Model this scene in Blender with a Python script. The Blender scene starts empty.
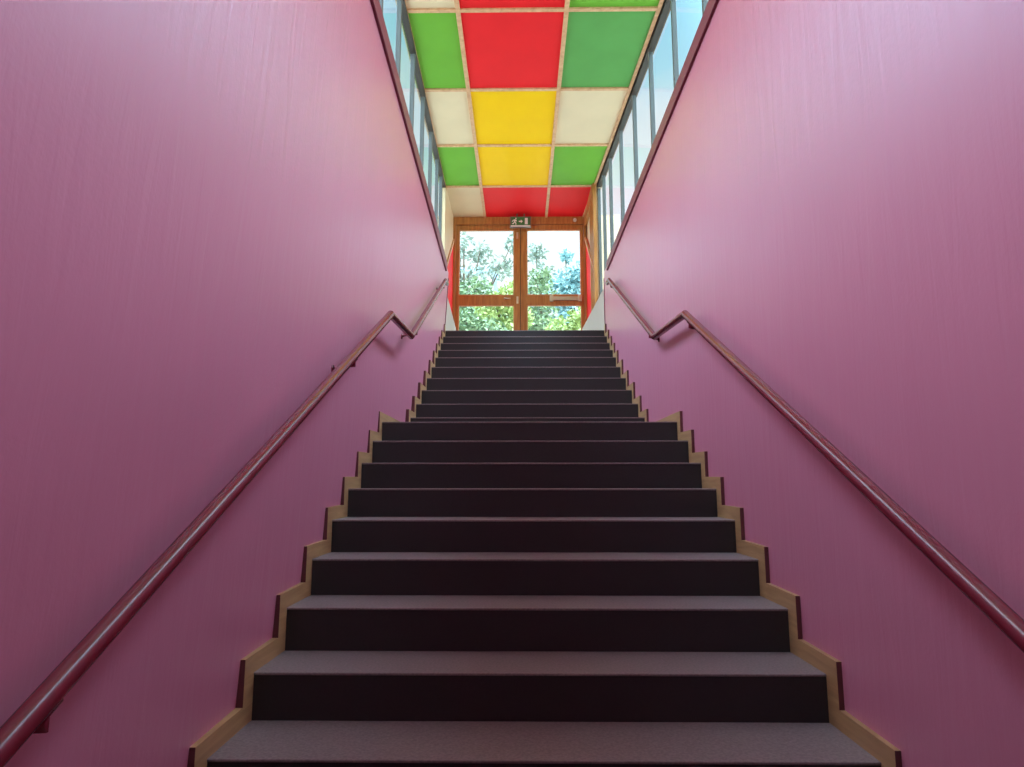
import bpy, bmesh, math, random
from mathutils import Vector, Matrix

random.seed(11)
SC = bpy.context.scene
COL = SC.collection
ZO = 0.982            # height of the camera above the lower floor; all z below are measured from the camera

# ------------------------------------------------------------------ camera
FPX = 660.0
pitch = math.atan(100.5 / FPX)
yaw = -7.8 / FPX
cyw, syw, cp, sp = math.cos(yaw), math.sin(yaw), math.cos(pitch), math.sin(pitch)
fw = Vector((syw * cp, cyw * cp, sp))
rt = Vector((cyw, -syw, 0))
up = rt.cross(fw)
cam_data = bpy.data.cameras.new('camera')
cam_data.sensor_width = 36.0
cam_data.lens = FPX / 1024.0 * 36.0
cam_data.clip_start = 0.02
cam_data.clip_end = 500
cam = bpy.data.objects.new('camera', cam_data)
COL.objects.link(cam)
cam.matrix_world = Matrix(((rt.x, up.x, -fw.x, 0), (rt.y, up.y, -fw.y, 0), (rt.z, up.z, -fw.z, ZO), (0, 0, 0, 1)))
SC.camera = cam

# ------------------------------------------------------------------ view, world, sun
SC.view_settings.view_transform = 'Standard'
SC.view_settings.look = 'None'
SC.view_settings.gamma = 1.0
SC.view_settings.use_curve_mapping = False
SC.view_settings.exposure = 0.05
SC.cycles.use_denoising = True
SC.cycles.max_bounces = 16
SC.cycles.diffuse_bounces = 8
SC.cycles.glossy_bounces = 6
SC.cycles.transparent_max_bounces = 16
SC.cycles.sample_clamp_indirect = 8.0

SIDE_GAIN = 19.0      # extra sky brightness high to both sides, added to light the stairwell
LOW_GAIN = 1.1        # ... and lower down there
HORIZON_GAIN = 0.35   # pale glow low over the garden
world = bpy.data.worlds.new('sky')
SC.world = world
world.use_nodes = True
wn = world.node_tree.nodes
wl = world.node_tree.links
wn.clear()
w_out = wn.new('ShaderNodeOutputWorld')
w_bg = wn.new('ShaderNodeBackground')
w_tc = wn.new('ShaderNodeTexCoord')
w_sep = wn.new('ShaderNodeSeparateXYZ')
wl.new(w_tc.outputs['Generated'], w_sep.inputs[0])
w_ramp = wn.new('ShaderNodeValToRGB')
el = w_ramp.color_ramp.elements
el[0].position = 0.0
el[0].color = (0.30, 0.31, 0.27, 1)
el[1].position = 1.0
el[1].color = (0.52, 0.70, 0.93, 1)
for pos, c in ((0.49, (0.36, 0.37, 0.33, 1)), (0.51, (0.90, 0.96, 1.0, 1)), (0.66, (0.88, 0.98, 1.03, 1)), (0.80, (0.41, 0.80, 1.05, 1))):
    e = el.new(pos)
    e.color = c
w_map = wn.new('ShaderNodeMapRange')
w_map.inputs['From Min'].default_value = -1
w_map.inputs['From Max'].default_value = 1
wl.new(w_sep.outputs['Z'], w_map.inputs['Value'])
wl.new(w_map.outputs[0], w_ramp.inputs[0])
w_noise = wn.new('ShaderNodeTexNoise')
w_noise.inputs['Scale'].default_value = 5.0
w_noise.inputs['Detail'].default_value = 5.0
wl.new(w_tc.outputs['Generated'], w_noise.inputs['Vector'])
w_cr = wn.new('ShaderNodeMapRange')
w_cr.inputs['From Min'].default_value = 0.5
w_cr.inputs['From Max'].default_value = 0.75
wl.new(w_noise.outputs['Fac'], w_cr.inputs['Value'])
w_mix = wn.new('ShaderNodeMix')
w_mix.data_type = 'RGBA'
wl.new(w_cr.outputs[0], w_mix.inputs['Factor'])
wl.new(w_ramp.outputs[0], w_mix.inputs['A'])
w_mix.inputs['B'].default_value = (0.93, 0.97, 1.0, 1)
def w_math(op, a, b_):
    q = wn.new('ShaderNodeMath'); q.operation = op
    for k, v in ((0, a), (1, b_)):
        if v is None: continue
        if hasattr(v, 'is_output'): wl.new(v, q.inputs[k])
        else: q.inputs[k].default_value = v
    return q.outputs[0]
def w_range(v, a, b_, c, d):
    q = wn.new('ShaderNodeMapRange'); q.interpolation_type = 'SMOOTHSTEP'
    wl.new(v, q.inputs['Value'])
    for nm, x in zip(('From Min', 'From Max', 'To Min', 'To Max'), (a, b_, c, d)): q.inputs[nm].default_value = x
    return q.outputs[0]
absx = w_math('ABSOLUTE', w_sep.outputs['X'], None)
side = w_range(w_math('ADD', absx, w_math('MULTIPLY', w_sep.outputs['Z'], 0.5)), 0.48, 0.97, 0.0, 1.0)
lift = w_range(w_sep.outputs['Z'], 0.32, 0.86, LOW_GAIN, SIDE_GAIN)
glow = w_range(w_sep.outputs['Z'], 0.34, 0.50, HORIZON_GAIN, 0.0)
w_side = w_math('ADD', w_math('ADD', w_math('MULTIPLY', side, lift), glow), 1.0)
wl.new(w_mix.outputs['Result'], w_bg.inputs['Color'])
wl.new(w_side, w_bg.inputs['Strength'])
wl.new(w_bg.outputs[0], w_out.inputs[0])
world.cycles.sampling_method = 'MANUAL'
world.cycles.sample_map_resolution = 1024

sun_data = bpy.data.lights.new('sun', 'SUN')
sun_data.energy = 2.5
sun_data.angle = 0.01
sun_data.color = (1.0, 0.95, 0.86)
sun = bpy.data.objects.new('sun', sun_data)
COL.objects.link(sun)
sun.rotation_euler = (math.radians(36), 0, 0)     # from behind the camera, high: lights the garden, never the stairs
sun.location = (0, -20, 30)

# ------------------------------------------------------------------ materials
def new_mat(name):
    m = bpy.data.materials.new(name)
    m.use_nodes = True
    return m, m.node_tree.nodes, m.node_tree.links, m.node_tree.nodes['Principled BSDF']

def simple(name, col, rough=0.5, metal=0.0, spec=0.5, var=0.06, scale=12.0, bump=0.0, stretch=(1, 1, 1), coat=0.0):
    m, n, l, b = new_mat(name)
    b.inputs['Roughness'].default_value = rough
    b.inputs['Metallic'].default_value = metal
    b.inputs['Specular IOR Level'].default_value = spec
    b.inputs['Coat Weight'].default_value = coat
    tc = n.new('ShaderNodeTexCoord')
    mp = n.new('ShaderNodeMapping')
    mp.inputs['Scale'].default_value = stretch
    l.new(tc.outputs['Object'], mp.inputs[0])
    t = n.new('ShaderNodeTexNoise')
    t.inputs['Scale'].default_value = scale
    t.inputs['Detail'].default_value = 4
    l.new(mp.outputs[0], t.inputs['Vector'])
    mx = n.new('ShaderNodeMix'); mx.data_type = 'RGBA'
    mx.inputs['A'].default_value = (*[c * (1 - var) for c in col], 1)
    mx.inputs['B'].default_value = (*[min(1, c * (1 + var)) for c in col], 1)
    l.new(t.outputs['Fac'], mx.inputs['Factor'])
    l.new(mx.outputs['Result'], b.inputs['Base Color'])
    if bump:
        bp = n.new('ShaderNodeBump')
        bp.inputs['Strength'].default_value = bump
        bp.inputs['Distance'].default_value = 0.01
        l.new(t.outputs['Fac'], bp.inputs['Height'])
        l.new(bp.outputs[0], b.inputs['Normal'])
    return m

def wood(name, dark, light, rough=0.45, stretch=(14, 1.2, 14), scale=3.0):
    m, n, l, b = new_mat(name)
    b.inputs['Roughness'].default_value = rough
    tc = n.new('ShaderNodeTexCoord')
    mp = n.new('ShaderNodeMapping')
    mp.inputs['Scale'].default_value = stretch
    l.new(tc.outputs['Object'], mp.inputs[0])
    t = n.new('ShaderNodeTexNoise')
    t.inputs['Scale'].default_value = scale
    t.inputs['Detail'].default_value = 6
    t.inputs['Distortion'].default_value = 0.6
    l.new(mp.outputs[0], t.inputs['Vector'])
    r = n.new('ShaderNodeValToRGB')
    r.color_ramp.elements[0].position = 0.32
    r.color_ramp.elements[0].color = (*dark, 1)
    r.color_ramp.elements[1].position = 0.68
    r.color_ramp.elements[1].color = (*light, 1)
    l.new(t.outputs['Fac'], r.inputs[0])
    l.new(r.outputs[0], b.inputs['Base Color'])
    return m

def wall_paint(name):
    m, n, l, b = new_mat(name)
    b.inputs['Roughness'].default_value = 0.40
    b.inputs['Specular IOR Level'].default_value = 0.5
    b.inputs['Coat Weight'].default_value = 0.45
    b.inputs['Coat Roughness'].default_value = 0.33
    tc = n.new('ShaderNodeTexCoord')
    # broad mottling of the pink
    t0 = n.new('ShaderNodeTexNoise')
    t0.inputs['Scale'].default_value = 1.6
    t0.inputs['Detail'].default_value = 3
    l.new(tc.outputs['Object'], t0.inputs['Vector'])
    mx = n.new('ShaderNodeMix'); mx.data_type = 'RGBA'
    mx.inputs['A'].default_value = (0.535, 0.168, 0.238, 1)
    mx.inputs['B'].default_value = (0.595, 0.198, 0.276, 1)
    l.new(t0.outputs['Fac'], mx.inputs['Factor'])
    l.new(mx.outputs['Result'], b.inputs['Base Color'])
    # vertical roller streaks and fine stipple in the paint film
    mp = n.new('ShaderNodeMapping')
    mp.inputs['Scale'].default_value = (1, 9, 1.1)
    l.new(tc.outputs['Object'], mp.inputs[0])
    t1 = n.new('ShaderNodeTexNoise')
    t1.inputs['Scale'].default_value = 1.6
    t1.inputs['Detail'].default_value = 7
    t1.inputs['Distortion'].default_value = 0.8
    l.new(mp.outputs[0], t1.inputs['Vector'])
    t2 = n.new('ShaderNodeTexNoise')
    t2.inputs['Scale'].default_value = 70
    l.new(tc.outputs['Object'], t2.inputs['Vector'])
    ad = n.new('ShaderNodeMath'); ad.operation = 'MULTIPLY_ADD'
    ad.inputs[1].default_value = 0.18
    l.new(t2.outputs['Fac'], ad.inputs[0])
    l.new(t1.outputs['Fac'], ad.inputs[2])
    bp = n.new('ShaderNodeBump')
    bp.inputs['Strength'].default_value = 0.22
    bp.inputs['Distance'].default_value = 0.012
    l.new(ad.outputs[0], bp.inputs['Height'])
    l.new(bp.outputs[0], b.inputs['Normal'])
    l.new(bp.outputs[0], b.inputs['Coat Normal'])
    return m

def glass(name, tint=(0.985, 0.995, 1.0)):
    m = bpy.data.materials.new(name)
    m.use_nodes = True
    n, l = m.node_tree.nodes, m.node_tree.links
    n.clear()
    o = n.new('ShaderNodeOutputMaterial')
    tr = n.new('ShaderNodeBsdfTransparent')
    tr.inputs[0].default_value = (*tint, 1)
    gl = n.new('ShaderNodeBsdfGlossy')
    gl.inputs['Roughness'].default_value = 0.02
    fr = n.new('ShaderNodeFresnel')
    fr.inputs[0].default_value = 1.45
    no = n.new('ShaderNodeTexNoise')
    no.inputs['Scale'].default_value = 2.0
    bp = n.new('ShaderNodeBump')
    bp.inputs['Strength'].default_value = 0.02
    l.new(no.outputs['Fac'], bp.inputs['Height'])
    l.new(bp.outputs[0], gl.inputs['Normal'])
    ge = n.new('ShaderNodeNewGeometry')
    inv = n.new('ShaderNodeMath'); inv.operation = 'SUBTRACT'      # reflect once, on the outer skin of the pane
    inv.inputs[0].default_value = 1.0
    l.new(ge.outputs['Backfacing'], inv.inputs[1])
    fr.inputs[0].default_value = 1.25
    mu = n.new('ShaderNodeMath'); mu.operation = 'MULTIPLY'
    l.new(fr.outputs[0], mu.inputs[0])
    l.new(inv.outputs[0], mu.inputs[1])
    ms = n.new('ShaderNodeMixShader')
    l.new(mu.outputs[0], ms.inputs[0])
    l.new(tr.outputs[0], ms.inputs[1])
    l.new(gl.outputs[0], ms.inputs[2])
    l.new(ms.outputs[0], o.inputs[0])
    return m

def leaf_mat(name, dark, light):
    m, n, l, b = new_mat(name)
    b.inputs['Roughness'].default_value = 0.55
    g = n.new('ShaderNodeNewGeometry')
    r = n.new('ShaderNodeValToRGB')
    r.color_ramp.elements[0].color = (*dark, 1)
    r.color_ramp.elements[1].color = (*light, 1)
    l.new(g.outputs['Random Per Island'], r.inputs[0])
    l.new(r.outputs[0], b.inputs['Base Color'])
    b.inputs['Transmission Weight'].default_value = 0.0
    return m

M = dict(
    pink=wall_paint('pink_gloss_paint'),
    maroon=simple('maroon_enamel', (0.17, 0.013, 0.024), 0.24, spec=0.45, var=0.1, coat=0.0),
    maroon_dull=simple('maroon_trim', (0.19, 0.022, 0.040), 0.45, var=0.12),
    step=simple('dark_stone_linoleum', (0.205, 0.150, 0.150), 0.5, var=0.55, scale=110, bump=0.05),
    riser=simple('dark_riser_linoleum', (0.022, 0.016, 0.016), 0.6, var=0.25, scale=120),
    skirt=wood('oak_skirting', (0.33, 0.175, 0.075), (0.45, 0.26, 0.115)),
    skirt_end=simple('dark_red_brown_edge', (0.12, 0.028, 0.030), 0.5, var=0.15),
    doorwood=wood('varnished_door_wood', (0.40, 0.150, 0.035), (0.58, 0.255, 0.07), 0.4, (9, 9, 1.0)),
    batten=wood('pale_pine_batten', (0.60, 0.30, 0.14), (0.76, 0.44, 0.23), 0.55, (6, 6, 6)),
    cream=simple('cream_paint', (0.70, 0.60, 0.44), 0.5, var=0.06, scale=3),
    white=simple('off_white_plaster', (0.50, 0.43, 0.36), 0.6, var=0.05, scale=4),
    p_red=simple('red_panel_laminate', (0.86, 0.022, 0.026), 0.5, spec=0.08, var=0.08, scale=2.5),
    p_green=simple('green_panel_laminate', (0.17, 0.43, 0.045), 0.5, spec=0.08, var=0.12, scale=2.5),
    p_green2=simple('deep_green_panel_laminate', (0.125, 0.36, 0.09), 0.5, spec=0.08, var=0.12, scale=2.5),
    p_yellow=simple('yellow_panel_laminate', (1.0, 0.57, 0.003), 0.5, spec=0.08, var=0.06, scale=2.5),
    p_cream=simple('beige_panel_laminate', (0.78, 0.61, 0.39), 0.5, spec=0.08, var=0.08, scale=2.5),
    steel=simple('grey_green_window_paint', (0.135, 0.150, 0.145), 0.4, var=0.1),
    black=simple('black_brown_profile', (0.035, 0.024, 0.016), 0.5, var=0.2),
    glass=glass('window_glass'),
    doorglass=glass('door_glass', (0.95, 0.98, 0.97)),
    plastic=simple('white_plastic', (0.82, 0.80, 0.74), 0.4, var=0.03),
    brass=simple('satin_nickel', (0.75, 0.68, 0.55), 0.3, metal=0.8, var=0.05),
    sign=simple('green_sign_face', (0.045, 0.20, 0.05), 0.4, var=0.05),
    signbox=simple('grey_sign_housing', (0.20, 0.15, 0.11), 0.5, var=0.05),
    floor=simple('dark_floor_linoleum', (0.10, 0.080, 0.085), 0.6, var=0.3, scale=140),
    lobby=simple('lobby_plaster', (0.45, 0.30, 0.34), 0.7, var=0.05, scale=3),
    ground=simple('garden_gravel', (0.40, 0.37, 0.30), 0.9, var=0.2, scale=2),
    bark=simple('tree_bark', (0.16, 0.11, 0.075), 0.9, var=0.3, scale=20, bump=0.3),
    leaf_a=leaf_mat('green_leaves', (0.11, 0.18, 0.09), (0.36, 0.46, 0.25)),
    leaf_b=leaf_mat('yellow_green_leaves', (0.24, 0.32, 0.08), (0.56, 0.62, 0.26)),
    leaf_c=leaf_mat('blue_haze_leaves', (0.18, 0.33, 0.35), (0.42, 0.62, 0.64)),  # bluish haze and reflection behind the door, put into the leaf colour
    leaf_d=leaf_mat('grey_green_leaves', (0.19, 0.24, 0.20), (0.44, 0.50, 0.42)),
    housewall=simple('pale_house_render', (0.80, 0.72, 0.66), 0.8, var=0.04),
    houseroof=simple('pale_blue_metal_roof', (0.42, 0.60, 0.78), 0.5, var=0.06),
)

# ------------------------------------------------------------------ helpers
class MB:
    """collects shapes; build() links them as one mesh object"""
    def __init__(self):
        self.v, self.f, self.mi, self.sm = [], [], [], []
    def poly(self, pts, mi=0):
        b = len(self.v)
        self.v += [tuple(p) for p in pts]
        self.f.append(list(range(b, b + len(pts)))); self.mi.append(mi); self.sm.append(False)
    def hexa(self, p, mi=0):
        """8 corners: bottom ring 0-3, top ring 4-7"""
        b = len(self.v)
        self.v += [tuple(q) for q in p]
        for q in ((3, 2, 1, 0), (4, 5, 6, 7), (0, 1, 5, 4), (1, 2, 6, 5), (2, 3, 7, 6), (3, 0, 4, 7)):
            self.f.append([b + i for i in q]); self.mi.append(mi); self.sm.append(False)
    def box(self, x0, x1, y0, y1, z0, z1, mi=0):
        self.hexa([(x0, y0, z0), (x1, y0, z0), (x1, y1, z0), (x0, y1, z0),
                   (x0, y0, z1), (x1, y0, z1), (x1, y1, z1), (x0, y1, z1)], mi)
    def prism_x(self, prof, x0, x1, mi=0, edge_mi=None):
        """profile of (y, z) extruded along x; edge_mi(i) picks a material per side face"""
        n = len(prof)
        b = len(self.v)
        X0 = x0 if callable(x0) else (lambda y, z: x0)
        X1 = x1 if callable(x1) else (lambda y, z: x1)
        self.v += [(X0(y, z), y, z) for y, z in prof] + [(X1(y, z), y, z) for y, z in prof]
        self.f.append([b + i for i in range(n)]); self.mi.append(mi); self.sm.append(False)
        self.f.append([b + n + i for i in reversed(range(n))]); self.mi.append(mi); self.sm.append(False)
        for i in range(n):
            j = (i + 1) % n
            self.f.append([b + i, b + n + i, b + n + j, b + j])
            self.mi.append(edge_mi(i) if edge_mi else mi); self.sm.append(False)
    def tube(self, pts, r, seg=16, mi=0, ry=None, caps=True):
        """swept round bar through pts with mitred corners"""
        P = [Vector(p) for p in pts]
        n = len(P)
        rr = r if isinstance(r, (list, tuple)) else [r] * n
        rings = []
        for i in range(n):
            if i == 0: d = (P[1] - P[0]).normalized(); k = d
            elif i == n - 1: d = (P[-1] - P[-2]).normalized(); k = d
            else:
                a = (P[i] - P[i - 1]).normalized(); c = (P[i + 1] - P[i]).normalized()
                k = (a + c).normalized(); d = a
            ref = Vector((1, 0, 0)) if abs(d.x) < 0.9 else Vector((0, 0, 1))
            s = d.cross(ref).normalized(); t = s.cross(d).normalized()
            ring = []
            for q in range(seg):
                an = 2 * math.pi * q / seg
                o = s * math.cos(an) * rr[i] + t * math.sin(an) * rr[i]
                if k is not d:                       # slide along the bar onto the mitre plane
                    o = o - d * (o.dot(k) / d.dot(k))
                ring.append(P[i] + o)
            rings.append(ring)
        b = len(self.v)
        for ring in rings: self.v += [tuple(q) for q in ring]
        for i in range(n - 1):
            for q in range(seg):
                q2 = (q + 1) % seg
                self.f.append([b + i * seg + q, b + i * seg + q2, b + (i + 1) * seg + q2, b + (i + 1) * seg + q])
                self.mi.append(mi); self.sm.append(True)
        if caps:
            self.f.append([b + q for q in reversed(range(seg))]); self.mi.append(mi); self.sm.append(False)
            self.f.append([b + (n - 1) * seg + q for q in range(seg)]); self.mi.append(mi); self.sm.append(False)
    def build(self, name, mats, parent=None, bevel=0.0, origin=None, recalc=True):
        me = bpy.data.meshes.new(name)
        wp = Vector(parent['_w']) if parent is not None and '_w' in parent else Vector((0, 0, 0))
        org = Vector(origin) + Vector((0, 0, ZO)) if origin is not None else wp
        me.from_pydata([(x - org.x, y - org.y, z + ZO - org.z) for x, y, z in self.v], [], self.f)
        for mt in (mats if isinstance(mats, (list, tuple)) else [mats]): me.materials.append(mt)
        for p, i, s in zip(me.polygons, self.mi, self.sm):
            p.material_index = i; p.use_smooth = s
        if recalc:
            bm = bmesh.new(); bm.from_mesh(me)
            bmesh.ops.recalc_face_normals(bm, faces=bm.faces)
            bm.to_mesh(me); bm.free()
        me.update()
        o = bpy.data.objects.new(name, me)
        COL.objects.link(o)
        o.location = org - wp
        if parent is not None: o.parent = parent
        o['_w'] = tuple(org)
        if bevel:
            bv = o.modifiers.new('bevel', 'BEVEL')
            bv.width = bevel; bv.segments = 2; bv.limit_method = 'ANGLE'; bv.angle_limit = 0.6
        return o

def tag(o, label=None, cat=None, group=None, kind=None):
    if label: o['label'] = label
    if cat: o['category'] = cat
    if group: o['group'] = group
    if kind: o['kind'] = kind
    return o

def empty(name, loc):
    o = bpy.data.objects.new(name, None)
    COL.objects.link(o)
    o.empty_display_size = 0.1
    o.location = (loc[0], loc[1], loc[2] + ZO)
    o['_w'] = (loc[0], loc[1], loc[2] + ZO)
    return o

# ------------------------------------------------------------------ layout (metres, camera at the origin)
FLOOR_Z = -0.982
LO = [(2.105, -.812), (2.432, -.654), (2.739, -.490), (3.044, -.333), (3.341, -.176), (3.631, -.025), (3.915, .124), (4.190, .272), (4.462, .418)]
HI = [(5.613, .562), (5.905, .715), (6.217, .884), (6.548, 1.054), (6.880, 1.226), (7.184, 1.388), (7.415, 1.519), (7.647, 1.650), (7.878, 1.781), (8.109, 1.912)]
SXL, SXR = -0.935, 1.064            # inner faces of the skirtings
CEIL = 4.47
SILL0, SILL1 = 2.585, 2.69
WALL_END = 8.15
DOOR_Y = 10.67

def wall_l(y, z):                    # the left wall leans in a little towards its top
    return -0.958 + 0.052 * (z + 0.82 - 0.43 * (y - 2.1))
def wall_r(y, z):
    return 1.082
def win_l(y): return -1.085 - 0.013 * (y - 5.5)
def win_r(y): return 1.385 - 0.050 * (y - 5.57)

# ------------------------------------------------------------------ floors
m = MB(); m.box(-1.3, 1.5, -3.0, 2.108, FLOOR_Z - .2, FLOOR_Z)
tag(m.build('floor', M['floor']), 'dark linoleum floor at the foot of the stairs', 'floor', kind='structure')

# ------------------------------------------------------------------ stairs
def flight(steps, z_below, y_end, name_label, part_depth):
    root = empty('stair_flight', (0.065, steps[0][0], z_below))
    tag(root, name_label, 'stairs', 'dark stair flights')
    zb = z_below
    for i, (y, z) in enumerate(steps):
        yn = steps[i + 1][0] if i + 1 < len(steps) else y_end
        r = MB(); r.box(SXL - .004, SXR + .004, y + .003, y + .05, zb - .03, z - .008)
        r.build('riser', M['riser'], root)
        t = MB(); t.box(SXL - .004, SXR + .004, y, yn + .003, z - .009, z)
        t.build('tread', M['step'], root, bevel=.003)
        zb = z
    return root
flight(LO, FLOOR_Z, LO[-1][0] + .06, 'lower flight of dark stone-grey steps, nearest the camera, wider than the flight above', 0)
flight(HI, LO[-1][1], HI[-1][0] + .06, 'upper flight of dark steps rising from the middle landing to the glazed door', 0)
# solid mass under the stairs and the two landings
m = MB()
prof = [(LO[0][0] + .05, FLOOR_Z - .2)]
zb = FLOOR_Z
for seq in (LO, HI):
    for y, z in seq:
        prof += [(y + .048, zb - .012), (y + .048, z - .010)]
        zb = z
prof += [(DOOR_Y + .1, HI[-1][1] - .010), (DOOR_Y + .1, FLOOR_Z - .2)]
m.prism_x(prof, -1.25, 1.45)
tag(m.build('floor_substructure', M['riser']), 'concrete body beneath the stairs', 'floor', kind='structure')
m = MB(); m.box(SXL - .004, SXR + .004, LO[-1][0] + .063, HI[0][0] + .003, LO[-1][1] - .009, LO[-1][1])
tag(m.build('floor_middle_landing', M['step']), 'narrow dark landing between the two flights', 'floor', kind='structure')
m = MB(); m.box(-1.2, 1.3, HI[-1][0] + .063, DOOR_Y + .1, HI[-1][1] - .009, HI[-1][1])
tag(m.build('floor_top_landing', M['step']), 'dark landing in front of the glazed door', 'floor', kind='structure')

# stepped oak skirtings with maroon ends
def skirting(side):
    pts = [(-1.0, FLOOR_Z - .02), (-1.0, FLOOR_Z + .065)]
    ends = []
    zprev = FLOOR_Z
    for seq in (LO, HI):
        for y, z in seq:
            pts.append((y - .080, zprev + .066)); ends.append(len(pts) - 1)
            pts.append((y - .080, z + .062))
            zprev = z
    pts.append((WALL_END + .0, HI[-1][1] + .062))
    top = len(pts)
    # underside follows the stairs a little below the treads
    low = [(WALL_END + .0, HI[-1][1] - .02)]
    for seq in (HI[::-1], LO[::-1]):
        for k, (y, z) in enumerate(seq):
            low.append((y + .02, z - .02))
            below = seq[k + 1][1] if k + 1 < len(seq) else (LO[-1][1] if seq[0] == HI[-1] else FLOOR_Z)
            low.append((y + .02, below - .02))
    prof = pts + low
    m = MB()
    x_out = (lambda y, z: -1.02) if side == 'left' else (lambda y, z: 1.13)
    x_in = (lambda y, z: SXL) if side == 'left' else (lambda y, z: SXR)
    m.prism_x(prof, x_out, x_in, 0, lambda i: 1 if i in ends else 0)
    o = m.build('baseboard_' + side, [M['skirt'], M['skirt_end']])
    tag(o, 'stepped oak skirting board along the ' + side + ' wall', 'baseboard', kind='structure')
skirting('left'); skirting('right')

# ------------------------------------------------------------------ walls
def side_wall(side):
    s = -1 if side == 'left' else 1
    fin = wall_l if side == 'left' else wall_r
    fout = (lambda y: win_l(y) - .06) if side == 'left' else (lambda y: win_r(y) + .06)
    m = MB()
    ys = [-3.0, WALL_END]
    zs = [FLOOR_Z - .2, SILL1 - .012]
    a, b = ys
    m.hexa([(fin(a, zs[0]), a, zs[0]), (fout(a), a, zs[0]), (fout(b), b, zs[0]), (fin(b, zs[0]), b, zs[0]),
            (fin(a, zs[1]), a, zs[1]), (fout(a), a, zs[1]), (fout(b), b, zs[1]), (fin(b, zs[1]), b, zs[1])])
    o = m.build('wall_' + side, M['pink'])
    tag(o, 'glossy pink painted wall on the ' + side + ' of the stairs', 'wall', kind='structure')
    # maroon board capping the wall under the strip of windows, and the end post
    t = MB()
    xi0 = lambda y, z: fin(y, z) - s * .018
    a, b = -3.0, WALL_END - .35
    z0, z1 = SILL0, SILL1
    t.hexa([(xi0(a, z0), a, z0), (fin(a, z0) + s * .05, a, z0), (fin(b, z0) + s * .05, b, z0), (xi0(b, z0), b, z0),
            (xi0(a, z1), a, z1), (fin(a, z1) + s * .05, a, z1), (fin(b, z1) + s * .05, b, z1), (xi0(b, z1), b, z1)])
    n = 1 if side == 'left' else 2
    tag(t.build('trim_%d' % n, M['maroon_dull'], bevel=.005), 'maroon board along the top edge of the %s wall' % side, 'trim', kind='structure')
    l = MB()
    b = WALL_END
    a = -3.0
    l.hexa([(fin(a, z1) + s * .05, a, z1 - .015), (fout(a), a, z1 - .015), (fout(b), b, z1 - .015), (fin(b, z1) + s * .05, b, z1 - .015),
            (fin(a, z1) + s * .05, a, z1), (fout(a), a, z1), (fout(b), b, z1), (fin(b, z1) + s * .05, b, z1)])
    tag(l.build('trim_%d' % (n + 2), M['white']), 'pale window ledge on top of the %s wall' % side, 'trim', kind='structure')
    p = MB()
    z0, z1 = HI[-1][1] - .05, SILL0 + .02
    y0, y1 = WALL_END - .01, WALL_END + .035
    p.hexa([(fin(y0, z0) - s * .006, y0, z0), (fout(y0), y0, z0), (fout(y1), y1, z0), (fin(y1, z0) - s * .006, y1, z0),
            (fin(y0, z1) - s * .006, y0, z1), (fout(y0), y0, z1), (fout(y1), y1, z1), (fin(y1, z1) - s * .006, y1, z1)])
    tag(p.build('trim_%d' % (n + 4), M['maroon_dull']), 'dark edging at the top end of the %s wall' % side, 'trim', kind='structure')
side_wall('left'); side_wall('right')

# low cream walls beside the top landing
for s, xa, xb, nm in ((-1, -.965, -1.055, 'wall_landing_left'), (1, 1.105, 1.03, 'wall_landing_right')):
    m = MB()
    y0, y1 = WALL_END + .03, DOOR_Y + .1
    z0, z1 = HI[-1][1] - .2, 2.53
    xo = s * 1.45
    m.hexa([(xa, y0, z0), (xo, y0, z0), (xo, y1, z0), (xb, y1, z0), (xa, y0, z1), (xo, y0, z1), (xo, y1, z1), (xb, y1, z1)])
    tag(m.build(nm, M['white']), 'low cream wall beside the top landing on the ' + ('left' if s < 0 else 'right'), 'wall', kind='structure')
# wall behind the camera and the blind part above the side walls there
m = MB(); m.box(-1.5, 1.7, -3.15, -3.0, FLOOR_Z - .2, CEIL + .1)
tag(m.build('wall_back', M['lobby']), 'plain wall at the bottom end of the stairwell', 'wall', kind='structure')
WIN_Y0, WIN_Y1 = -2.00, 9.42
for s, f, nm in ((-1, win_l, 'wall_upper_left'), (1, win_r, 'wall_upper_right')):
    m = MB()
    m.box(f(0) if s > 0 else f(0) - .12, f(0) + .12 if s > 0 else f(0), -3.0, WIN_Y0, SILL1, CEIL + .05)
    tag(m.build(nm, M['pink']), 'pink upper wall before the windows start', 'wall', kind='structure')

# ------------------------------------------------------------------ ceiling, battens, coloured panels
def ceil_l(y): return win_l(y) + .005
def ceil_r(y): return win_r(y) - .005
m = MB()
a, c = -3.15, DOOR_Y + .14
m.hexa([(win_l(a) - .08, a, CEIL + .03), (win_r(a) + .08, a, CEIL + .03), (win_r(c) + .08, c, CEIL + .03), (win_l(c) - .08, c, CEIL + .03),
        (win_l(a) - .08, a, CEIL + .2), (win_r(a) + .08, a, CEIL + .2), (win_r(c) + .08, c, CEIL + .2), (win_l(c) - .08, c, CEIL + .2)])
ceiling = tag(m.build('ceiling', M['cream']), 'ceiling of coloured panels between pine battens', 'ceiling', kind='structure')
CY = [-2.6, -1.35, -.05, 1.2, 2.45, 3.73, 4.40, 5.674, 6.955, 8.215, 9.440, DOOR_Y]
CY = [1.90, 3.15, 4.40, 5.674, 6.955, 8.215, 9.440, DOOR_Y]
B1, B2 = -.583, .452
bw = .022
for xc in (B1, B2):
    b = MB(); b.box(xc - bw, xc + bw, CY[0], DOOR_Y - .02, CEIL - .022, CEIL - .001)
    b.build('batten', M['batten'], ceiling)
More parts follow.
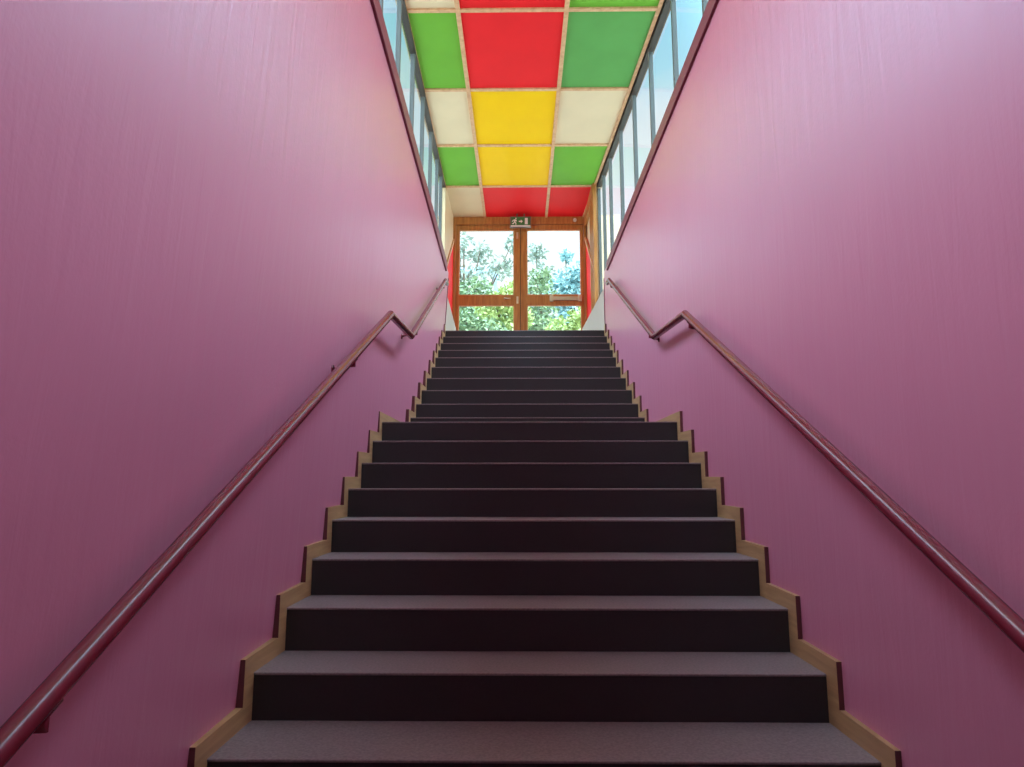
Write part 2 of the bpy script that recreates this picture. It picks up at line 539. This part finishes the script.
for f in (ceil_l, ceil_r):
    s = 1 if f is ceil_l else -1
    e0, e1 = (-.004, .018) if s > 0 else (.030, .065)
    b = MB()
    a, c = CY[0], DOOR_Y - .02
    b.hexa([(f(a) + s * e0, a, CEIL - .020), (f(a) + s * e1, a, CEIL - .020), (f(c) + s * e1, c, CEIL - .020), (f(c) + s * e0, c, CEIL - .020),
            (f(a) + s * e0, a, CEIL - .001), (f(a) + s * e1, a, CEIL - .001), (f(c) + s * e1, c, CEIL - .001), (f(c) + s * e0, c, CEIL - .001)])
    b.build('batten', M['batten'], ceiling)
for yc in CY[1:-1]:
    for x0, x1 in ((ceil_l(yc) + .018, B1 - bw), (B1 + bw, B2 - bw), (B2 + bw, ceil_r(yc) - .065)):
        b = MB(); b.box(x0, x1, yc - .02, yc + .02, CEIL - .020, CEIL - .001)
        b.build('batten', M['batten'], ceiling)
rows = [  # from the near row to the row over the door
    None,
    ('p_cream', 'p_red', 'p_green'),
    ('p_cream', 'p_red', 'p_green'),
    ('p_green', 'p_red', 'p_green2'),
    ('p_cream', 'p_yellow', 'p_cream'),
    ('p_green', 'p_yellow', 'p_green'),
    ('p_cream', 'p_red', 'p_red'),
]
cname = {'p_cream': 'beige', 'p_red': 'red', 'p_green': 'bright green', 'p_green2': 'deep green', 'p_yellow': 'yellow'}
PL = {
    (2, 0): 'beige ceiling panel cut by the top of the photo, left column above the windows',
    (2, 1): 'red ceiling panel cut by the top of the photo, middle column',
    (2, 2): 'bright green ceiling panel cut by the top of the photo, right column',
    (3, 0): 'large bright green ceiling panel on the left, beside the biggest whole red panel',
    (3, 1): 'biggest whole red ceiling panel, middle column, nearest complete row',
    (3, 2): 'large deep green ceiling panel on the right, beside the biggest whole red panel',
    (4, 0): 'beige ceiling panel left of the nearer yellow panel',
    (4, 1): 'nearer and larger of the two yellow ceiling panels',
    (4, 2): 'beige ceiling panel right of the nearer yellow panel',
    (5, 0): 'small green ceiling panel left of the farther yellow panel',
    (5, 1): 'farther yellow ceiling panel, next to the red row over the door',
    (5, 2): 'small green ceiling panel right of the farther yellow panel',
    (6, 0): 'small beige ceiling panel in the last row, left above the glazed door',
    (6, 1): 'red ceiling panel in the last row, behind the exit sign',
    (6, 2): 'red ceiling panel in the last row at the right corner over the door',
}
for r in range(2, 7):
    y0, y1 = CY[r] , CY[r + 1]
    y0 += .003; y1 -= .003
    if r == 6: y1 = DOOR_Y - .03
    edges = [(lambda y: ceil_l(y) + .008, lambda y: B1 - .003), (lambda y: B1 + .003, lambda y: B2 - .003), (lambda y: B2 + .003, lambda y: ceil_r(y) - .05)]
    for c in range(3):
        fa, fb = edges[c]
        m = MB()
        m.hexa([(fa(y0), y0, CEIL), (fb(y0), y0, CEIL), (fb(y1), y1, CEIL), (fa(y1), y1, CEIL),
                (fa(y0), y0, CEIL + .029), (fb(y0), y0, CEIL + .029), (fb(y1), y1, CEIL + .029), (fa(y1), y1, CEIL + .029)])
        o = m.build('coloured_panel', M[rows[r][c]], origin=((fa(y0) + fb(y0)) / 2, (y0 + y1) / 2, CEIL))
        tag(o, PL[(r, c)], 'ceiling panel', 'coloured ceiling panels')

# ------------------------------------------------------------------ strips of windows
MULL = [-2.00, -1.20, -.40, .60, 1.45, 2.25, 3.05, 3.85, 4.62, 5.42, 6.25, 7.02, 7.78, 8.50, 9.00, 9.42]
def window_strip(n, f, s, label):
    """s = +1 when the room lies towards +x"""
    root = empty('window_%d' % n, (f(6), 6.0, SILL1))
    tag(root, label, 'window', kind='structure')
    z0, z1 = SILL1 - .02, CEIL - .01
    def beam(a, c, i, o, za, zb, name, mat, bev=0):
        b = MB()
        b.hexa([(f(a) + s * i, a, za), (f(a) - s * o, a, za), (f(c) - s * o, c, za), (f(c) + s * i, c, za),
                (f(a) + s * i, a, zb), (f(a) - s * o, a, zb), (f(c) - s * o, c, zb), (f(c) + s * i, c, zb)])
        return b.build(name, mat, root, bevel=bev)
    beam(WIN_Y0, WIN_Y1, .022, .05, z0, z0 + .06, 'sill_rail', M['steel'])
    beam(WIN_Y0, WIN_Y1, (.022), .05, z1 - .035, z1 + .04, 'head_rail', M['black'])
    for i, y in enumerate(MULL):
        w = .014
        beam(y - w, y + w, .016, .030, z0 + .04, z1 - .05, 'mullion', M['steel'], .004)
        if i + 1 < len(MULL):
            beam(y + .02, MULL[i + 1] - .02, -.008, .014, z0 + .05, z1 - .06, 'pane', M['glass'])
    return root
window_strip(1, win_l, 1, 'long strip of tall grey framed panes above the left wall')
window_strip(2, win_r, -1, 'long strip of tall grey framed panes above the right wall')

# ------------------------------------------------------------------ side panels between the window strips and the door
def side_poly(name, x0, x1, poly, mat, label, cat, kind='structure', bev=0):
    m = MB(); m.prism_x(poly, x0, x1)
    return tag(m.build(name, M[mat], bevel=bev), label, cat, kind=kind)
xl = -1.115
side_poly('wall_panel_cream_left', xl - .06, xl, [(9.40, CEIL + .03), (10.70, CEIL + .03), (10.70, 4.14), (9.44, 3.15), (9.40, 3.15)], 'p_cream', 'beige wall panel left of the door, above the red one', 'wall')
side_poly('wall_panel_red_left', xl - .06, xl + .002, [(9.44, 3.12), (10.70, 4.11), (10.70, 2.40), (9.44, 2.40)], 'p_red', 'red wall panel left of the glazed door', 'wall')
m = MB(); m.prism_x([(9.42, 3.10), (10.70, 4.10), (10.70, 4.155), (9.42, 3.155)], xl - .02, xl + .02)
tag(m.build('trim_7', M['batten']), 'slanting pale batten between the beige and red side panels', 'trim', kind='structure')
xr = 1.12
side_poly('wall_panel_red_right', xr - .004, xr + .06, [(9.88, 2.40), (10.70, 2.40), (10.70, 4.14), (9.88, 3.52)], 'p_red', 'red wall panel right of the glazed door', 'wall')
side_poly('wall_panel_cream_right', xr + .02, xr + .08, [(9.43, CEIL + .03), (10.70, CEIL + .03), (10.70, 2.40), (9.43, 2.40)], 'p_cream', 'beige wall behind the timber slats right of the door', 'wall')
m = MB(); m.prism_x([(9.40, 3.12), (10.66, 4.10), (10.66, 4.145), (9.40, 3.165)], xr - .03, xr)
tag(m.build('trim_8', M['batten']), 'slanting pale batten across the timber slats right of the door', 'trim', kind='structure')
m = MB()
for y in (9.40, 9.52, 9.67, 9.83):
    m.box(xr - .02, xr + .03, y - .03, y + .03, 2.42, CEIL)
tag(m.build('trim_9', M['doorwood']), 'upright timber slats right of the door', 'trim', kind='structure')
m = MB(); m.box(xr - .03, xr + .03, 9.40, 10.66, CEIL - .17, CEIL + .02)
tag(m.build('trim_10', M['doorwood']), 'timber board under the ceiling right of the door', 'trim', kind='structure')

# ------------------------------------------------------------------ glazed double door
door = empty('door_1', (0, DOOR_Y, HI[-1][1]))
tag(door, 'glazed double door in orange brown timber at the top of the stairs', 'door', kind='structure')
D = DOOR_Y
LZ = HI[-1][1]
f = MB()
f.box(-1.118, -1.075, D - .06, D + .08, LZ, CEIL)
f.box(1.085, 1.122, D - .06, D + .08, LZ, CEIL)
f.box(-1.075, 1.085, D - .06, D + .08, 4.335, CEIL)
f.build('door_frame', M['doorwood'], door, bevel=.006)
m = MB(); m.box(-1.5, -1.118, D, D + .1, LZ - .2, CEIL + .05); m.box(1.122, 1.7, D, D + .1, LZ - .2, CEIL + .05)
tag(m.build('wall_far', M['cream']), 'narrow strips of wall either side of the glazed door', 'wall', kind='structure')
for s, x0, x1, g0, g1 in ((-1, -1.07, .012, -1.018, -.090), (1, .022, 1.08, .122, 1.028)):
    l = MB()
    z0, z1 = LZ + .01, 4.33
    l.box(x0, g0, D - .035, D + .035, z0, z1)
    l.box(g1, x1, D - .035, D + .035, z0, z1)
    l.box(g0, g1, D - .035, D + .035, 4.245, z1)
    l.box(g0, g1, D - .035, D + .035, 2.935, 3.105)
    l.box(g0, g1, D - .035, D + .035, z0, 2.10)
    leaf = l.build('door_leaf', M['doorwood'], door, bevel=.004)
    for za, zb in ((3.105, 4.245), (2.10, 2.935)):
        p = MB(); p.box(g0 - .005, g1 + .005, D - .006, D + .006, za - .005, zb + .005)
        p.build('pane', M['doorglass'], leaf)
        b = MB()
        for q0, q1, w0, w1 in ((g0, g1, za, za + .014), (g0, g1, zb - .014, zb), (g0, g0 + .014, za, zb), (g1 - .014, g1, za, zb)):
            b.box(q0, q1, D - .03, D - .008, w0, w1)
        b.build('glazing_bead', M['batten'], leaf)
h = MB()
h.box(-.052, -.018, D - .05, D - .03, 4.09, 4.20); h.build('lock_plate', M['brass'], door)
h = MB(); h.box(-.052, -.018, D - .05, D - .03, 2.96, 3.08); h.build('lock_plate', M['brass'], door)
h = MB(); h.tube([(-.25, D - .034, 3.04), (-.25, D - .075, 3.04), (-.15, D - .075, 3.04)], .011, 10); h.build('door_handle', M['brass'], door)
h = MB()
h.box(.50, 1.02, D - .085, D - .035, 3.01, 3.07); h.box(.50, .56, D - .10, D - .033, 2.99, 3.09); h.box(.97, 1.03, D - .10, D - .033, 2.99, 3.09)
tag(h.build('push_bar', M['brass'], door, bevel=.006), 'grey metal push bar')
b = MB(); b.box(.012, .022, D - .03, D + .03, LZ + .01, 4.33); b.build('centre_gap', M['black'], door)

# small sensor on the head of the door
sn = MB()
sn.tube([(.935, D - .062, 4.40), (.935, D - .085, 4.40), (.935, D - .10, 4.40)], [.030, .030, .018], 16)
tag(sn.build('sensor', M['plastic']), 'small round white sensor on the door head, right of the exit sign', 'sensor')

# ------------------------------------------------------------------ exit sign
SY = 10.47
sg = empty('exit_sign', (.018, SY, 4.44))
tag(sg, 'small green running man exit sign hanging above the middle of the door', 'exit sign')
x0, x1, z0, z1 = -.158, .194, 4.232, 4.415
b = MB(); b.box(x0, x1, SY, SY + .06, z0, z1); b.build('housing', M['signbox'], sg, bevel=.004)
b = MB(); b.box(x0 + .02, x1 - .02, SY - .004, SY + .001, z0 + .032, z1 - .015); face = b.build('sign_face', M['sign'], sg)
b = MB(); b.box(x0 + .012, x1 - .012, SY - .012, SY + .001, z0 + .004, z0 + .024); b.build('light_strip', M['plastic'], sg)
for hx in (-.04, .08):
    b = MB(); b.box(hx - .01, hx + .01, SY + .02, SY + .04, z1 - .002, CEIL); b.build('hanger', M['signbox'], sg)
def flat(pts, name):
    q = MB()
    n = len(pts); ya, yb = SY - .0075, SY - .004
    bb = len(q.v)
    q.v += [(x, ya, z) for x, z in pts] + [(x, yb, z) for x, z in pts]
    q.f.append(list(range(n))); q.mi.append(0); q.sm.append(False)
    for i in range(n):
        j = (i + 1) % n
        q.f.append([i, n + i, n + j, j]); q.mi.append(0); q.sm.append(False)
    return q
# running figure (left), arrow (middle), doorway (right)
cx, cz = -.075, 4.325
fig = flat([(cx + .000, cz + .038), (cx + .022, cz + .028), (cx + .034, cz + .004), (cx + .024, cz - .002), (cx + .014, cz + .012),
            (cx + .006, cz - .006), (cx + .024, cz - .026), (cx + .022, cz - .060), (cx + .010, cz - .060), (cx + .010, cz - .034),
            (cx - .008, cz - .018), (cx - .020, cz - .044), (cx - .048, cz - .046), (cx - .048, cz - .034), (cx - .028, cz - .032),
            (cx - .014, cz + .004), (cx - .016, cz + .018), (cx - .030, cz + .012), (cx - .038, cz - .010), (cx - .048, cz - .006), (cx - .036, cz + .024)], 'x')
fig.build('running_figure', M['plastic'], face)
hd = flat([(cx + .016 + .012 * math.cos(a * math.pi / 6), cz + .052 + .012 * math.sin(a * math.pi / 6)) for a in range(12)], 'x')
hd.build('figure_head', M['plastic'], face)
ax = .020
flat([(ax - .030, 4.336), (ax + .004, 4.336), (ax + .004, 4.358), (ax + .036, 4.326), (ax + .004, 4.294), (ax + .004, 4.316), (ax - .030, 4.316)], 'x').build('arrow', M['plastic'], face)
flat([(.090, 4.275), (.138, 4.275), (.138, 4.385), (.090, 4.385)], 'x').build('doorway_symbol', M['plastic'], face)

# ------------------------------------------------------------------ handrails
def handrail(side):
    s = -1 if side == 'left' else 1
    if side == 'left':
        pts = [(-.846, .62, -.675), (-.845, 1.14, -.425), (-.792, 3.935, 1.030), (-.800, 4.76, 1.080), (-.842, 7.24, 2.290), (-.842, 7.40, 2.300)]
        wall = wall_l
    else:
        pts = [(1.010, .75, -.640), (1.010, 1.40, -.300), (1.010, 3.933, 1.026), (1.010, 4.845, 1.090), (1.010, 7.20, 2.277), (1.010, 7.36, 2.287)]
        wall = wall_r
    root = empty('handrail', (pts[2][0], pts[2][1], pts[2][2]))
    tag(root, 'dark red tubular handrail with a kink over the landing, fixed to the %s wall' % side, 'handrail', 'maroon handrails')
    m = MB(); m.tube(pts, .0235, 20); m.build('rail', M['maroon'], root)
    def at(y):
        for a, b in zip(pts, pts[1:]):
            if a[1] <= y <= b[1]:
                t = (y - a[1]) / (b[1] - a[1])
                return [a[k] + (b[k] - a[k]) * t for k in range(3)]
    for y in (1.235, 3.15 if side == 'left' else 3.83, 5.02, 7.05):
        x, yy, z = at(y)
        xw = wall(yy, z - .07) + s * .004
        b = MB()
        b.tube([(x, yy, z - .015), (x, yy, z - .052), (xw, yy, z - .070)], .0085, 10)
        p0, p1 = at(yy - .03), at(yy + .03)
        b.tube([(p0[0], p0[1], p0[2] - .026), (p1[0], p1[1], p1[2] - .026)], .011, 12)
        br = b.build('bracket', M['maroon'], root)
        w = MB()
        w.tube([(xw, yy, z - .07), (xw - s * .010, yy, z - .07)], .021, 16)
        w.build('wall_plate', M['maroon'], br)
    return root
handrail('left'); handrail('right')

# ------------------------------------------------------------------ garden outside
GZ = LZ - .05
m = MB(); m.box(-60, 60, DOOR_Y + .12, 90, GZ - .3, GZ)
m.box(-60, -1.75, -40, DOOR_Y + .12, GZ - .3, GZ)
m.box(1.95, 60, -40, DOOR_Y + .12, GZ - .3, GZ)
tag(m.build('ground', M['ground']), 'pale gravel ground outside the building', 'ground', kind='structure')

def crown_mesh(blobs, n, size, seed):
    rnd = random.Random(seed)
    q = MB()
    tot = sum(b[3] ** 2 for b in blobs)
    for (bx, by, bz, br) in blobs:
        for _ in range(int(n * br * br / tot)):
            u = rnd.uniform(-1, 1); a = rnd.uniform(0, 2 * math.pi); r = br * (rnd.random() ** .45)
            c = Vector((bx + r * math.sqrt(1 - u * u) * math.cos(a), by + r * math.sqrt(1 - u * u) * math.sin(a), bz + r * u * .9))
            d1 = Vector((rnd.gauss(0, 1), rnd.gauss(0, 1), rnd.gauss(0, .7))).normalized()
            d2 = d1.cross(Vector((rnd.gauss(0, 1), rnd.gauss(0, 1), rnd.gauss(0, 1)))).normalized()
            L = size * rnd.uniform(.7, 1.3); W = L * .45
            q.poly([c - d1 * L, c + d2 * W - d1 * L * .1, c + d1 * L, c - d2 * W - d1 * L * .1])
    return q
def tree(x, y, base, blobs, n, size, leaf, label, name, cat, seed, group):
    root = empty(name, (x, y, base))
    tag(root, label, cat, group)
    cr = crown_mesh([(x + b[0], y + b[1], base + b[2], b[3]) for b in blobs], n, size, seed)
    cr.build('foliage', M[leaf], root, recalc=False)
    t = MB()
    top = max(b[2] for b in blobs)
    t.tube([(x, y, base - .05), (x + .06, y, base + top * .4), (x, y + .1, base + top * .92)], [.13 if top > 3 else .05, .09 if top > 3 else .04, .02], 10)
    for i, b in enumerate(blobs):
        t.tube([(x + .03, y + .02, base + b[2] * .45), (x + b[0] * .6, y + b[1] * .6, base + b[2] * .8), (x + b[0], y + b[1], base + b[2] + b[3] * .5)], [.055 if top > 3 else .03, .035, .012], 8)
    t.build('trunk', M['bark'], root)
    return root
TG = 'trees beyond the glazed door'
BG = 'bushes beyond the glazed door'
tree(-2.3, 26, GZ, [(-.9, 0, 7.1, .8), (-.2, .2, 7.9, .7), (.7, 0, 7.5, .6), (-.9, 0, 8.5, .5), (.2, .3, 6.3, 1.0), (1.5, 0, 6.9, .6), (2.1, 0, 7.9, .5), (-1.2, 0, 5.8, .9)], 1500, .13, 'leaf_d', 'tall loose grey-green tree against the sky in the left door pane', 'tree', 'tree', 3, TG)
tree(-1.75, 21, GZ, [(-.6, 0, 3.9, 1.0), (.3, .2, 4.3, .7), (-1.0, .4, 4.3, .6), (.7, -.2, 3.5, .9), (-.2, 0, 3.0, 1.1), (.6, 0, 2.4, .9)], 4400, .10, 'leaf_a', 'dense green tree in the lower half of the left door pane', 'tree', 'tree', 4, TG)
tree(-.15, 18.2, GZ, [(-.1, 0, 3.4, .5), (-.55, .2, 3.0, .6), (-.2, .1, 2.2, .7), (.1, 0, 2.8, .5)], 2400, .085, 'leaf_b', 'yellow-green bush beside the middle stile of the door', 'bush', 'bush', 5, BG)
tree(.75, 28, GZ, [(0, 0, 8.2, .55), (.3, .2, 7.3, .6), (-.3, .1, 6.4, .7), (.1, .1, 5.4, .8)], 1000, .12, 'leaf_d', 'thin grey-green tree right behind the middle stile of the door', 'tree', 'tree', 6, TG)
tree(2.0, 25, GZ, [(0, 0, 5.9, .8), (.7, .2, 6.2, .8), (-.5, .1, 5.4, .8), (1.4, 0, 6.5, .6), (.5, 0, 5.0, 1.0), (-.2, 0, 7.0, .35), (0, 0, 4.0, 1.0)], 3800, .11, 'leaf_c', 'tree in the right door pane, bluish haze put into its leaf colour', 'tree', 'tree', 7, TG)
tree(1.75, 15.0, GZ, [(0, 0, 1.4, .6), (-.75, .1, 1.6, .5), (.55, .2, 1.6, .5), (-.3, .0, 1.9, .4)], 2600, .07, 'leaf_b', 'sunlit yellow-green bush low in the right door pane', 'bush', 'bush', 8, BG)
tree(.70, 21.5, GZ, [(0, 0, 4.2, .7), (.0, .2, 5.0, .5), (-.3, 0, 3.2, .8), (.3, 0, 3.0, .8)], 2400, .09, 'leaf_a', 'mid-green bush just right of the middle stile of the door', 'bush', 'bush', 9, BG)
tree(-1.3, 14.6, GZ, [(0, 0, 1.3, .5), (.6, .2, 1.45, .5), (-.6, .2, 1.4, .55), (.1, 0, 1.7, .4)], 2600, .07, 'leaf_a', 'low green bush at the bottom of the left door pane', 'bush', 'bush', 10, BG)

# pale house with a blue roof far behind the trees
hs = empty('house', (-4.2, 46, GZ))
tag(hs, 'pale distant house with a light blue roof behind the trees on the left', 'house')
b = MB(); b.box(-9.5, -1.9, 44, 52, GZ, 14.6); b.build('house_wall', M['housewall'], hs)
b = MB(); b.prism_x([(43.5, 14.6), (48, 16.2), (52.5, 14.6), (52.5, 14.4), (43.5, 14.4)], -10, -1.6); b.build('roof', M['houseroof'], hs)

# helper keys used while building
for o in COL.objects:
    if '_w' in o: del o['_w']
